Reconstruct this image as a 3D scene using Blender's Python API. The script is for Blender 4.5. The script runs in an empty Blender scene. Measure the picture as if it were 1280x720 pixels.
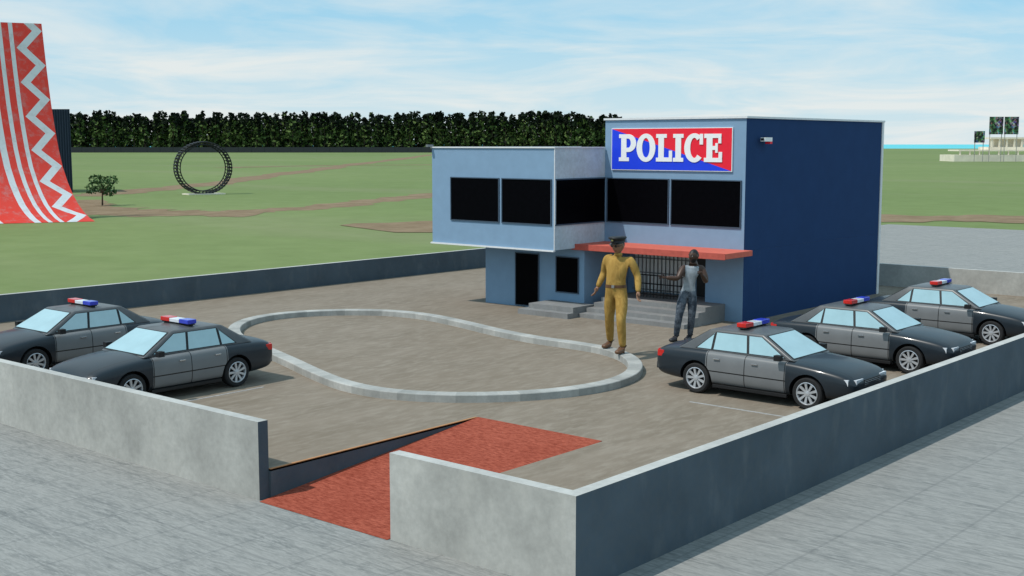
import bpy, bmesh, math, random
import numpy as np
from mathutils import Vector, Matrix
random.seed(7); rng=np.random.default_rng(7)
scene=bpy.context.scene
scene.view_settings.view_transform='Standard'; scene.view_settings.look='None'; scene.view_settings.exposure=0
COL=scene.collection
PITCH=math.radians(6.7); YAW=math.radians(40.5); HC=5.3; G=-0.49
def P(R,F):   # valley frame (right, forward of the survey bearing) -> world
    return (-math.sin(YAW)*F+math.cos(YAW)*R, math.cos(YAW)*F+math.sin(YAW)*R)

# ---------------------------------------------------------------- materials
class NT:
    def __init__(s,name):
        m=bpy.data.materials.new(name); m.use_nodes=True; s.m=m; s.t=m.node_tree; s.n=s.t.nodes; s.l=s.t.links
        s.b=s.n['Principled BSDF']; s.tc=s.n.new('ShaderNodeTexCoord')
    def put(s,sock,v):
        if isinstance(v,bpy.types.NodeSocket): s.l.new(v,sock)
        elif isinstance(v,(tuple,list)) and len(v)==3 and sock.type=='RGBA': sock.default_value=(*v,1)
        else: sock.default_value=v
    def math(s,op,a,b=0.0,clamp=False):
        n=s.n.new('ShaderNodeMath'); n.operation=op; n.use_clamp=clamp; s.put(n.inputs[0],a); s.put(n.inputs[1],b); return n.outputs[0]
    def mix(s,f,a,b,mode='MIX'):
        n=s.n.new('ShaderNodeMix'); n.data_type='RGBA'; n.blend_type=mode
        s.put(n.inputs[0],f); s.put(n.inputs[6],a); s.put(n.inputs[7],b); return n.outputs[2]
    def map(s,vec,scale=(1,1,1),rot=(0,0,0)):
        n=s.n.new('ShaderNodeMapping'); s.put(n.inputs[0],vec); n.inputs['Scale'].default_value=scale; n.inputs['Rotation'].default_value=rot; return n.outputs[0]
    def noise(s,vec,scale,detail=4,rough=.55,dist=0):
        n=s.n.new('ShaderNodeTexNoise'); s.put(n.inputs['Vector'],vec); n.inputs['Scale'].default_value=scale
        n.inputs['Detail'].default_value=detail; n.inputs['Roughness'].default_value=rough; n.inputs['Distortion'].default_value=dist; return n.outputs[0]
    def ramp(s,f,a,b):
        n=s.n.new('ShaderNodeMapRange'); s.put(n.inputs[0],f); n.inputs[1].default_value=a; n.inputs[2].default_value=b; return n.outputs[0]
    def sep(s,v):
        n=s.n.new('ShaderNodeSeparateXYZ'); s.put(n.inputs[0],v); return n.outputs
    def bump(s,h,strength=.3,dist=.02):
        n=s.n.new('ShaderNodeBump'); n.inputs['Strength'].default_value=strength; n.inputs['Distance'].default_value=dist
        s.put(n.inputs['Height'],h); s.l.new(n.outputs[0],s.b.inputs['Normal'])
    def out(s,col,rough=.7,metal=0,spec=.4):
        s.put(s.b.inputs['Base Color'],col); s.put(s.b.inputs['Roughness'],rough); s.b.inputs['Metallic'].default_value=metal
        s.b.inputs['Specular IOR Level'].default_value=spec; return s.m

def simple(name,c,rough=.6,metal=0,var=.12,scale=8,spec=.4,bump=0):
    t=NT(name); n=t.noise(t.tc.outputs['Object'],scale)
    f=t.ramp(n,.3,.7)
    lo=tuple(x*(1-var) for x in c); hi=tuple(min(1,x*(1+var)) for x in c)
    if bump: t.bump(n,bump)
    return t.out(t.mix(f,lo,hi),rough,metal,spec)

def concrete(name,c,stain=.3,light=.2):
    t=NT(name); o=t.tc.outputs['Object']
    n1=t.noise(o,.8,5,.6,.3); n2=t.noise(o,9,6,.65); n3=t.noise(t.map(o,(2,2,.8)),1.3,4)
    c1=t.mix(t.ramp(n1,.33,.70),tuple(x*(1-stain) for x in c),tuple(min(.9,x*1.10) for x in c))
    c2=t.mix(t.ramp(n2,.35,.65),c1,t.mix(.2,c1,(.12,.12,.11)))
    c3=t.mix(t.ramp(n3,.55,.75),c2,t.mix(light,c2,(.6,.58,.52)))
    t.bump(n2,.25,.01)
    return t.out(c3,.85,0,.25)

def m_floor():
    t=NT('dirt_paving'); o=t.tc.outputs['Object']
    n1=t.noise(t.map(o,(1,.35,1),(0,0,.35)),1.1,7,.62,.5); n2=t.noise(t.map(o,(1,.3,1),(0,0,.35)),6,6,.65,.3); n3=t.noise(o,.25,3)
    c=t.mix(t.ramp(n1,.28,.72),(.178,.145,.110),(.245,.203,.16))
    c=t.mix(t.ramp(n2,.45,.72),c,(.275,.235,.19))
    c=t.mix(t.ramp(n3,.4,.7),c,t.mix(.22,c,(.17,.13,.09)))
    t.bump(n2,.2,.01)
    return t.out(c,.9,0,.2)

def m_apron():
    t=NT('tiled_paving'); o=t.tc.outputs['Object']
    n1=t.noise(t.map(o,(.5,3.2,1)),1.6,7,.72,.3); n2=t.noise(t.map(o,(1.6,8,1)),3,5,.7); n3=t.noise(o,.12,3)
    c=t.mix(t.ramp(n1,.36,.64),(.165,.17,.165),(.275,.272,.258))
    c=t.mix(t.ramp(n2,.42,.62),c,(.31,.307,.292))
    c=t.mix(t.ramp(n3,.3,.7),c,t.mix(.12,c,(.15,.17,.18)))
    s=t.sep(o)
    def line(a,w,p):
        fr=t.math('FRACT',t.math('MULTIPLY',a,1/p)); return t.math('LESS_THAN',fr,w)
    g=t.math('MAXIMUM',line(s[0],.035,1.3),line(s[1],.035,1.3))
    c=t.mix(t.math('MULTIPLY',g,.25),c,(.10,.105,.11))
    t.bump(n2,.2,.01)
    return t.out(c,.8,0,.2)

def m_grass():
    t=NT('grass_field'); o=t.tc.outputs['Object']
    n1=t.noise(o,.012,5,.6); n2=t.noise(o,.35,6,.7); n3=t.noise(t.map(o,(.2,1,1),(0,0,.7)),.05,5,.6)
    c=t.mix(t.ramp(n1,.35,.65),(.150,.205,.075),(.190,.24,.095))
    c=t.mix(t.ramp(n2,.35,.7),c,t.mix(.4,c,(.10,.14,.045)))
    c=t.mix(t.ramp(n3,.52,.7),c,t.mix(.3,c,(.25,.23,.15)))
    t.bump(n2,.3,.05)
    return t.out(c,.95,0,.1)

def m_qpipe():
    t=NT('striped_ramp_paint'); uv=t.tc.outputs['UV']; s=t.sep(uv); u,v=s[0],s[1]
    tri=t.math('ABSOLUTE',t.math('SUBTRACT',t.math('MULTIPLY',t.math('FRACT',t.math('MULTIPLY',v,1/2.7)),2.0),1.0))
    uc=t.math('ADD',t.math('MULTIPLY',tri,1.25),.40)
    d1=t.math('SUBTRACT',u,uc)
    white_in=t.math('LESS_THAN',t.math('ABSOLUTE',d1),.36)
    inch=t.math('LESS_THAN',u,2.15)
    fr=t.math('FRACT',t.math('MULTIPLY',t.math('SUBTRACT',u,2.15),1/.80)); ws=t.math('LESS_THAN',fr,.38)
    far=t.math('GREATER_THAN',u,3.75); wf=t.math('LESS_THAN',t.math('FRACT',t.math('MULTIPLY',t.math('SUBTRACT',u,3.75),1/2.6)),.18)
    wmask=t.math('ADD',t.math('MULTIPLY',inch,white_in),t.math('MULTIPLY',t.math('SUBTRACT',1.0,inch),t.mix(far,ws,wf)))
    n=t.noise(uv,1.2,7,.75); wear=t.ramp(n,.50,.66)
    col=t.mix(wmask,(.62,.035,.02),(.55,.60,.63))
    col=t.mix(t.math('MULTIPLY',wear,.4),col,(.30,.29,.29))
    return t.out(col,.6)

def m_foliage(name,a,b,sc=.6):
    t=NT(name); n=t.noise(t.tc.outputs['Object'],sc,3); 
    c=t.mix(t.ramp(n,.38,.62),a,b)
    return t.out(c,.8,0,.15)

def m_carpaint():
    t=NT('two_tone_car_paint'); o=t.tc.outputs['Object']; s=t.sep(o); x=s[0]
    door=t.math('MULTIPLY',t.math('GREATER_THAN',x,-.98),t.math('LESS_THAN',x,.86))
    low=t.math('GREATER_THAN',s[2],.27)
    side=t.math('MULTIPLY',door,low)
    n=t.noise(o,3,4); dk=t.mix(n,(.008,.013,.019),(.016,.023,.031)); gy=t.mix(n,(.145,.15,.155),(.19,.195,.20))
    c=t.mix(side,dk,gy)
    def ln(x0,w=.009): return t.math('LESS_THAN',t.math('ABSOLUTE',t.math('SUBTRACT',x,x0)),w)
    L=t.math('MAXIMUM',t.math('MAXIMUM',ln(.84),ln(-.06)),ln(-.95))
    zz=t.math('LESS_THAN',t.math('ABSOLUTE',t.math('SUBTRACT',s[2],.52)),.012)
    L=t.math('MAXIMUM',L,t.math('MULTIPLY',zz,door))
    # bonnet and boot shut lines
    top=t.math('GREATER_THAN',s[2],.70)
    hl=t.math('MULTIPLY',t.math('MULTIPLY',ln(1.05,.011) if False else t.math('LESS_THAN',t.math('ABSOLUTE',t.math('SUBTRACT',t.math('ABSOLUTE',s[1]),.66)),.009),t.math('GREATER_THAN',t.math('ABSOLUTE',x),1.08)),top)
    L=t.math('MAXIMUM',L,hl)
    c=t.mix(L,c,(.004,.004,.005))
    t.b.inputs['Coat Weight'].default_value=.25; t.b.inputs['Coat Roughness'].default_value=.1
    return t.out(c,.4,.0,.35)

M={}
M['floor']=m_floor(); M['apron']=m_apron(); M['grass']=m_grass()
M['wall']=concrete('concrete_wall',(.45,.442,.41),.24); M['wallcap']=concrete('concrete_cap',(.48,.48,.46),.15)
M['wallshade']=concrete('shaded_wall_concrete',(.080,.108,.135),.2,.06)  # same concrete with side shade put into the colour
M['kerb']=concrete('stone_kerb',(.42,.42,.40),.3)
M['steel']=simple('steel',(.25,.26,.27),.4,.6)
M['white']=simple('white_trim',(.72,.73,.74),.5,var=.05)
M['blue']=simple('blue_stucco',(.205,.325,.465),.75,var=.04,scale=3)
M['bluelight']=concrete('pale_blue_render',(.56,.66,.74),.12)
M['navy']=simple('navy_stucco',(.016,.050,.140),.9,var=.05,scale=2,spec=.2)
M['blackglass']=simple('black_glass',(.002,.002,.003),.35,var=.2,spec=.02)
M['black']=simple('black_paint',(.008,.008,.009),.5)
M['canopy']=simple('red_orange_canopy',(.62,.13,.085),.7,var=.08)
M['signred']=simple('sign_red',(.85,.012,.035),.45,var=.03)
M['signblue']=simple('sign_blue',(.01,.05,.75),.45,var=.03)
M['letter']=simple('sign_white',(.88,.88,.88),.4,var=.02)
M['step']=concrete('step_concrete',(.24,.24,.24),.2)
M['line']=simple('line_paint',(.33,.32,.31),.7,var=.3,scale=12)
t=NT('red_brick_carpet'); o=t.tc.outputs['Object']; a=t.noise(t.map(o,(1,3.5,1)),7,6,.75); b_=t.noise(o,.8,3)
c=t.mix(t.ramp(a,.36,.64),(.20,.038,.022),(.42,.11,.068)); c=t.mix(t.ramp(b_,.4,.7),c,t.mix(.3,c,(.2,.03,.015))); t.bump(a,.6,.02); M['ramp']=t.out(c,.95,0,.1)
t=NT('dirt_track'); o=t.tc.outputs['Object']; a=t.noise(o,.5,6,.7); M['track']=t.out(t.mix(t.ramp(a,.35,.65),(.18,.125,.075),(.26,.19,.12)),.95,0,.1)
M['carpaint']=m_carpaint()
M['roofpaint']=simple('grey_car_paint',(.085,.09,.095),.35,var=.1,spec=.4)
M['carglass']=simple('tinted_car_glass',(.33,.50,.55),.08,var=.08,scale=2,spec=.8)
M['tyre']=simple('tyre_rubber',(.016,.016,.017),.85)
M['rim']=simple('alloy_rim',(.55,.57,.60),.3,.5,var=.06)
M['lampred']=simple('red_lens',(.60,.02,.015),.15,spec=.7)
M['lampblue']=simple('blue_lens',(.03,.05,.50),.15,spec=.7)
M['lampwhite']=simple('clear_lens',(.70,.72,.76),.12,spec=.7)
M['chrome']=simple('chrome_trim',(.55,.56,.58),.2,.9)
M['sand']=simple('sandstone',(.74,.68,.56),.8,var=.1,scale=.5)
M['sea']=simple('sea_water',(.07,.52,.58),.5,var=.12,scale=.01)
M['roofdark']=simple('dark_bumper',(.02,.025,.03),.45)
M['steelblue']=simple('blue_frame',(.05,.08,.12),.5)
M['bark']=simple('tree_bark',(.09,.06,.04),.9)

# ---------------------------------------------------------------- helpers
def empty(name,loc=(0,0,0),rz=0,s=1):
    e=bpy.data.objects.new(name,None); COL.objects.link(e); e.location=loc; e.rotation_euler=(0,0,rz); e.scale=(s,s,s); e.empty_display_size=.2; return e
def mesh(name,V,F,mats,parent=None,mi=None,smooth=False,uv=None):
    me=bpy.data.meshes.new(name); me.from_pydata([tuple(v) for v in V],[],[tuple(f) for f in F])
    if not isinstance(mats,(list,tuple)): mats=[mats]
    for m in mats: me.materials.append(m)
    if mi is not None: me.polygons.foreach_set('material_index',mi)
    if smooth: me.polygons.foreach_set('use_smooth',[True]*len(me.polygons))
    if uv is not None:
        l=me.uv_layers.new(name='UVMap')
        for lp in me.loops: l.data[lp.index].uv=uv[lp.vertex_index]
    me.update()
    o=bpy.data.objects.new(name,me); COL.objects.link(o)
    if parent: o.parent=parent
    return o
def bevel(o,w,seg=2):
    m=o.modifiers.new('b','BEVEL'); m.width=w; m.segments=seg; m.limit_method='ANGLE'; return o
def box(name,x0,x1,y0,y1,z0,z1,mat,parent=None,bv=0):
    V=[(x0,y0,z0),(x1,y0,z0),(x1,y1,z0),(x0,y1,z0),(x0,y0,z1),(x1,y0,z1),(x1,y1,z1),(x0,y1,z1)]
    F=[(0,3,2,1),(4,5,6,7),(0,1,5,4),(1,2,6,5),(2,3,7,6),(3,0,4,7)]
    o=mesh(name,V,F,mat,parent)
    if bv: bevel(o,bv)
    return o
def boxm(name,x0,x1,y0,y1,z0,z1,mats,mi,parent=None):
    # mi order: bottom, top, -Y, +X, +Y, -X
    o=box(name,x0,x1,y0,y1,z0,z1,mats[0],parent)
    for m in mats[1:]: o.data.materials.append(m)
    o.data.polygons.foreach_set('material_index',mi); return o
class MB:
    def __init__(s): s.V=[];s.F=[];s.mi=[]
    def add(s,V,F,mi=0,mat=None):
        b=len(s.V); s.V+= [tuple(mat@Vector(v)) if mat else tuple(v) for v in V]; s.F+=[tuple(b+i for i in f) for f in F]; s.mi+=[mi]*len(F)
    def box(s,x0,x1,y0,y1,z0,z1,mi=0,mat=None):
        V=[(x0,y0,z0),(x1,y0,z0),(x1,y1,z0),(x0,y1,z0),(x0,y0,z1),(x1,y0,z1),(x1,y1,z1),(x0,y1,z1)]
        s.add(V,[(0,3,2,1),(4,5,6,7),(0,1,5,4),(1,2,6,5),(2,3,7,6),(3,0,4,7)],mi,mat)
    def tube(s,a,b,r0,r1,n=8,mi=0):
        a=Vector(a);b=Vector(b);d=(b-a).normalized(); q=d.to_track_quat('Z','Y'); V=[]
        for p,r in ((a,r0),(b,r1)):
            for i in range(n):
                an=2*math.pi*i/n; V.append(tuple(p+q@Vector((math.cos(an)*r,math.sin(an)*r,0))))
        F=[(i,(i+1)%n,n+(i+1)%n,n+i) for i in range(n)]+[tuple(range(n))[::-1],tuple(range(n,2*n))]
        s.add(V,F,mi)
    def obj(s,name,mats,parent=None,smooth=False): return mesh(name,s.V,s.F,mats,parent,s.mi,smooth)
def evald(o):
    dg=bpy.context.evaluated_depsgraph_get(); dg.update(); me=bpy.data.meshes.new_from_object(o.evaluated_get(dg),depsgraph=dg); return me
def fixnormals(me):
    bm=bmesh.new(); bm.from_mesh(me); bmesh.ops.recalc_face_normals(bm,faces=bm.faces)
    v=bm.calc_volume(signed=True)
    if v<0: bmesh.ops.reverse_faces(bm,faces=bm.faces)
    bm.to_mesh(me); bm.free(); return abs(v)
def vol(me):
    bm=bmesh.new(); bm.from_mesh(me); v=bm.calc_volume(signed=False); bm.free(); return v

# ---------------------------------------------------------------- world, sun, camera
SUN=Vector((-.30,-.60,1.05)).normalized()
el=math.asin(SUN.z); az=math.atan2(SUN.x,SUN.y)
w=bpy.data.worlds.new('World'); scene.world=w; w.use_nodes=True; nt=w.node_tree; N=nt.nodes; L=nt.links
bg=N['Background']; sky=N.new('ShaderNodeTexSky'); sky.sky_type='NISHITA'; sky.sun_disc=False; sky.sun_elevation=el; sky.sun_rotation=az
sky.altitude=0; sky.air_density=1.0; sky.dust_density=.2; sky.ozone_density=3.0
tc=N.new('ShaderNodeTexCoord'); sp=N.new('ShaderNodeSeparateXYZ'); L.new(tc.outputs['Generated'],sp.inputs[0])
def wm(op,a,b,cl=False):
    n=N.new('ShaderNodeMath'); n.operation=op; n.use_clamp=cl
    for i,v in enumerate((a,b)):
        if isinstance(v,bpy.types.NodeSocket): L.new(v,n.inputs[i])
        else: n.inputs[i].default_value=v
    return n.outputs[0]
zc_=wm('MAXIMUM',sp.outputs[2],0.0)
den=wm('ADD',zc_,.10)
cb=N.new('ShaderNodeCombineXYZ'); L.new(wm('DIVIDE',sp.outputs[0],den),cb.inputs[0]); L.new(wm('DIVIDE',sp.outputs[1],den),cb.inputs[1])
nz=N.new('ShaderNodeTexNoise'); L.new(cb.outputs[0],nz.inputs['Vector']); nz.inputs['Scale'].default_value=.9; nz.inputs['Detail'].default_value=9; nz.inputs['Roughness'].default_value=.58; nz.inputs['Distortion'].default_value=.5
mr=N.new('ShaderNodeMapRange'); L.new(nz.outputs[0],mr.inputs[0]); mr.inputs[1].default_value=.40; mr.inputs[2].default_value=.68; mr.inputs[3].default_value=.0; mr.inputs[4].default_value=.8
cover=wm('ADD',mr.outputs[0],wm('SUBTRACT',.60,wm('MULTIPLY',zc_,6.0),True),True)
ve=N.new('ShaderNodeMix'); ve.data_type='RGBA'; ve.inputs[0].default_value=.78; L.new(sky.outputs[0],ve.inputs[6]); ve.inputs[7].default_value=(3.2,6.1,7.9,1)
mx=N.new('ShaderNodeMix'); mx.data_type='RGBA'; L.new(cover,mx.inputs[0]); L.new(ve.outputs[2],mx.inputs[6]); mx.inputs[7].default_value=(6.9,7.4,7.4,1)
L.new(mx.outputs[2],bg.inputs[0]); bg.inputs[1].default_value=.112
sd=bpy.data.lights.new('sun','SUN'); sd.energy=3.1; sd.angle=math.radians(.6); sd.color=(1,.96,.89); so=bpy.data.objects.new('sun',sd); COL.objects.link(so)
so.rotation_euler=SUN.to_track_quat('Z','Y').to_euler()
cd=bpy.data.cameras.new('camera'); cam=bpy.data.objects.new('camera',cd); COL.objects.link(cam); scene.camera=cam
cam.location=(0,0,HC); cam.rotation_euler=(math.pi/2-PITCH,0,YAW); cd.sensor_width=36; cd.lens=1533/1280*36; cd.clip_end=20000; cd.clip_start=.1

# ---------------------------------------------------------------- ground
def quad(name,pts,z,mat): return mesh(name,[(x,y,z) for x,y in pts],[tuple(range(len(pts)))],mat)
quad('grass_field',[P(-4000,-600),P(4000,-600),P(4000,1550),P(-4000,1550)],G-.004,M['grass'])
quad('sea',[P(-14000,1550),P(14000,1550),P(14000,14000),P(-14000,14000)],G-.3,M['sea'])
mesh('pavement',[(-60,-40,G),(60,-40,G),(60,12,G),(-60,12,G), (-37,12,G),(60,12,G),(60,85.4,G),(-37,85.4,G)],[(0,1,2,3),(4,5,6,7)],M['apron'])
X0,X1,Y0,Y1=-35.2,-9.5,12.15,44.0
RX0,RX1,RY1=-15.75,-12.75,17.4
mb=MB()
mb.box(X0,RX0,Y0+.2,RY1,G+.01,0,0); mb.box(RX1,X1-.02,Y0+.2,RY1,G+.01,0,0); mb.box(X0,X1-.02,RY1,Y1,G+.01,0,0)
fl=mb.obj('courtyard_floor',[M['floor'],M['wallshade']])
fl.data.polygons.foreach_set('material_index',[1 if abs(p.normal.z)<.5 else 0 for p in fl.data.polygons])
mb=MB(); mb.box(RX0-.05,RX0,Y0+.2,RY1,-.03,.012)
mb.obj('timber_edging',[simple('timber',(.42,.20,.08),.7)])
mesh('access_ramp',[(RX0+.005,Y0-.05,G+.006),(RX1-.005,Y0-.05,G+.006),(RX1-.005,RY1+.02,.010),(RX0+.005,RY1+.02,.010),(RX0+.005,RY1+.02,G),(RX1-.005,RY1+.02,G)],
     [(0,1,2,3),(3,2,5,4),(0,3,4),(1,5,2)],M['ramp'])
T=.2; WZ=.82
def wallseg(name,x0,x1,y0,y1,mi,parent):
    return boxm(name,x0,x1,y0,y1,G-.05,WZ,[M['wall'],M['wallshade'],M['wallcap']],mi,parent)
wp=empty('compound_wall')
A=[0,2,0,1,0,1]  # X-facing sides get the concrete with shade in its colour
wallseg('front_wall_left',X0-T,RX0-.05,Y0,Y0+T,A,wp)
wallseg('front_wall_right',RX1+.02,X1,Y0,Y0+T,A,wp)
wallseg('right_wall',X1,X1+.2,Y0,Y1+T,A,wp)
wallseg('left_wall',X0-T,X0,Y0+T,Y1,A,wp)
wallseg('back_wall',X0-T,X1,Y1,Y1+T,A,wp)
mb=MB()
for y in (21.35,25.6,30.7,36.0): mb.box(-13.4,X1-.1,y-.035,y+.035,.0,.005)
for x in (-21.35,-25.0,-29.4): mb.box(x-.035,x+.035,12.5,16.6,.0,.005)
mb.obj('parking_marking',[M['line']])
K=[(-28.53,20.98),(-29.68,22.56),(-29.74,23.67),(-29.14,24.9),(-28.33,25.84),(-27.24,26.52),(-25.98,26.65),(-24.08,26.03),(-21.88,25.11),(-20.42,24.89),(-19.29,25.16),(-18.28,25.18),(-17.15,24.57),(-16.22,23.61),(-15.57,22.44),(-15.34,21.3),(-15.66,19.88),(-16.46,18.76),(-17.47,17.9),(-18.59,17.38),(-19.69,17.46),(-21.08,17.99),(-22.8,18.71),(-24.52,19.36),(-25.91,19.67),(-27.24,20.15)]
K=[Vector((x,y,0)) for x,y in K]
for _ in range(2): K=[(K[i-1]+K[i]*2+K[(i+1)%len(K)])/4 for i in range(len(K))]
cen=sum(K,Vector((0,0,0)))/len(K); K=[cen+(k-cen)*1.015 for k in K]
C=[]
n=len(K)
for i in range(n):
    p0,p1,p2,p3=K[i-1],K[i],K[(i+1)%n],K[(i+2)%n]
    for j in range(6):
        t_=j/6; C.append(.5*((2*p1)+(p2-p0)*t_+(2*p0-5*p1+4*p2-p3)*t_**2+(3*p1-p0-3*p2+p3)*t_**3))
V=[];F=[];mi=[]; n=len(C); prof=[(.17,0),(.17,.15),(.155,.165),(-.155,.165),(-.17,.15),(-.17,0)]
for i in range(n):
    tg=(C[(i+1)%n]-C[i-1]).normalized(); nr=Vector((tg.y,-tg.x,0))
    for a,z in prof: V.append(tuple(C[i]+nr*a+Vector((0,0,z))))
for i in range(n):
    j=(i+1)%n
    for k in range(5): F.append((i*6+k,i*6+k+1,j*6+k+1,j*6+k)); mi.append((i//2)%3)
ko=mesh('kerb_loop',V,F,[M['kerb'],concrete('stone_kerb_b',(.38,.38,.36),.3),concrete('stone_kerb_c',(.46,.455,.43),.25)],None,mi)
bm=bmesh.new(); bm.from_mesh(ko.data); bmesh.ops.recalc_face_normals(bm,faces=bm.faces); bm.to_mesh(ko.data)

def ribbon(mb,pts,wd,z):
    pts=[Vector((*P(r,f),0)) for r,f in pts]; C=[]
    for i in range(len(pts)-1):
        p0=pts[max(i-1,0)];p1=pts[i];p2=pts[i+1];p3=pts[min(i+2,len(pts)-1)]
        for j in range(8):
            t_=j/8; C.append(.5*((2*p1)+(p2-p0)*t_+(2*p0-5*p1+4*p2-p3)*t_**2+(3*p1-p0-3*p2+p3)*t_**3))
    C.append(pts[-1]); V=[]
    for i,c in enumerate(C):
        tg=(C[min(i+1,len(C)-1)]-C[max(i-1,0)]).normalized(); nr=Vector((tg.y,-tg.x,0))
        wv=wd*(1+.25*math.sin(i*.9)+.15*math.sin(i*2.3))
        for sgn in (1,-1):
            q=c+nr*wv*.5*sgn; V.append((q.x,q.y,z))
    mb.add(V,[(2*i,2*i+1,2*i+3,2*i+2) for i in range(len(C)-1)])
mb=MB()
ribbon(mb,[(10,190),(-3,155),(-8.8,141.9),(-12,131.5),(-14.6,124.2),(-17.7,113),(-21.8,107.6),(-25.1,103.9),(-30.5,101.5),(-36.9,108.9),(-45.4,127.7)],4.6,G+.004)
ribbon(mb,[(-30,900),(-42.5,685),(-43,471),(-45,344.5),(-43.8,280),(-44.8,229),(-43.7,186),(-45.8,159.4),(-46.9,146.6),(-49,137)],5.6,G+.010)
ribbon(mb,[(-44,118),(-38,109),(-33,105),(-28,103),(-21,103)],8.5,G+.016)
ribbon(mb,[(-70,300),(-66,310),(-50,330),(-20,345)],6,G+.022)
ribbon(mb,[(-10,84),(10,96),(29,96),(40,95),(60,94)],8.5,G+.028)
mb.obj('dirt_track',[M['track']])

# ---------------------------------------------------------------- police station
S=empty('police_station')
BX0,BX1,BY0,BY1=-23.4,-18.3,32.0,41.5
PD=1.0   # porch depth behind the facade
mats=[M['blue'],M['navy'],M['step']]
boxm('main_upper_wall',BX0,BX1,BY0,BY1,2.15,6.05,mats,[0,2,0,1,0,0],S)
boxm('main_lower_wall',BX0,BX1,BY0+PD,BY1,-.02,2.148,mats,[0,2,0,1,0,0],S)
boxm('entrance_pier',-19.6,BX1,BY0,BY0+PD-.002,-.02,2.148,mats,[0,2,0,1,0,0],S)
mb=MB()
for a in ((BX0-.04,BX1+.05,BY0-.05,BY0+.1),(BX0-.04,BX1+.05,BY1-.1,BY1+.05),(BX0-.04,BX0+.1,BY0+.1,BY1-.1),(BX1-.1,BX1+.05,BY0+.1,BY1-.1)):
    mb.box(*a,6.05,6.11)
mb.box(BX1+.002,BX1+.03,BY1-.12,BY1+.03,0,6.05)
mb.obj('parapet_cap',[M['white']],S)
WX0,WY0=-28.6,29.4
boxm('wing_upper_wall',WX0,BX0-.004,WY0,37.5,2.05,5.17,[M['blue'],M['bluelight'],M['step']],[0,2,0,1,0,0],S)
mb=MB()
for a in ((WX0-.04,BX0+.03,WY0-.04,WY0+.06),(BX0-.06,BX0+.03,WY0+.06,BY0-.06),(WX0-.04,WX0+.06,WY0+.06,37.5)): mb.box(*a,5.17,5.21)
mb.box(WX0-.05,BX0,WY0-.05,WY0+.05,2.0,2.048)
mb.box(WX0-.05,WX0+.05,WY0+.05,37.5,2.0,2.048)
mb.box(BX0-.012,BX0+.012,WY0-.012,WY0+.012,2.05,5.17)
mb.obj('wing_trim',[M['white']],S)
box('wing_lower_wall',-27.3,-23.15,30.6,35,-.02,2.046,M['blue'],S)
def winfront(name,x0,x1,y,z0,z1,fr=.04):
    mb=MB(); mb.box(x0,x1,y-.012,y+.05,z0,z1,0)
    for b in ((x0-fr,x0,z0-fr,z1+fr),(x1,x1+fr,z0-fr,z1+fr)): mb.box(b[0],b[1],y-.035,y+.04,b[2],b[3],1)
    mb.box(x0,x1,y-.035,y+.04,z0-fr,z0,1); mb.box(x0,x1,y-.035,y+.04,z1,z1+fr,1)
    mb.obj(name,[M['blackglass'],M['steelblue']],S)
winfront('window',-27.72,-25.66,WY0,2.84,4.2,.03); winfront('window',-25.5,-23.53,WY0,2.84,4.2,.03)
winfront('window',-23.28,-20.98,BY0,2.84,4.2,.03); winfront('window',-20.85,-18.44,BY0,2.84,4.2,.03)
mb=MB(); mb.box(BX0-.05,BX0+.012,WY0+.08,BY0-.02,2.84,4.2,0); mb.box(BX0-.05,BX0+.03,WY0+.05,BY0-.02,2.80,2.84,1); mb.box(BX0-.05,BX0+.03,WY0+.05,BY0-.02,4.2,4.24,1)
mb.obj('window',[M['blackglass'],M['steelblue']],S)
winfront('window',-24.25,-23.38,30.6,.62,1.72,.03)
winfront('door',-25.95,-25.0,30.6,.06,1.75,.03)
mb=MB(); mb.box(-23.55,-18.0,30.45,BY0-.003,2.02,2.18,0); mb.box(-23.55,-18.0,30.43,30.449,2.0,2.19,1)
bevel(mb.obj('canopy',[M['canopy'],simple('canopy_fascia',(.48,.09,.065),.7)],S),.01)
mb=MB()
for i in range(4): mb.box(-22.7,-18.9,29.75+.38*i,BY0+PD,-.01 if i==0 else .13*i,.13*(i+1),0)
mb.obj('entrance_steps',[M['step']],S)
mb=MB(); mb.box(-24.7,-22.72,29.2,30.58,-.01,.16); mb.box(-24.5,-22.74,29.5,30.59,.16,.32); mb.obj('side_steps',[M['step']],S)
yb=BY0+PD-.02
mb=MB(); mb.box(-22.9,-20.7,yb-.02,yb+.015,.55,2.13,0)
for i in range(15): mb.box(-22.85+.15*i-.011,-22.85+.15*i+.011,yb-.07,yb-.045,.55,2.13,1)
for z in (.6,1.15,1.62): mb.box(-22.92,-20.68,yb-.085,yb-.071,z,z+.03,1)
mb.obj('barred_gate',[simple('gate_back',(.87,.87,.85),.7,var=.02),simple('gate_bars',(.16,.16,.16),.6)],S)
mb=MB(); mb.box(-20.5,-19.65,yb-.03,yb+.015,.53,2.1,0)
mb.obj('entrance_door',[M['black']],S)
mb=MB()
yf=BY0-.15
for i in range(15): x=-22.0+.125*i; mb.tube((x,yf,.5),(x,yf,1.22),.012,.012,6)
for z in (.62,.95,1.22): mb.tube((-22.05,yf,z),(-20.2,yf,z),.02,.02,6)
mb.obj('iron_railing',[simple('iron',(.03,.028,.025),.5,.5)],S)
cc=empty('security_camera',(BX1+.02,33.0,5.42))
mb=MB(); mb.box(0,.12,-.04,.04,.04,.09,1); mb.box(.08,.24,-.34,.10,-.05,.07,0); mb.box(.10,.20,-.36,-.34,-.02,.05,1); mb.box(.08,.24,-.05,.10,-.12,-.05,2)
bevel(mb.obj('housing',[M['letter'],M['black'],M['signred']],cc),.006)
cc2=empty('security_camera',(WX0-.02,WY0-.02,5.25))
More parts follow.
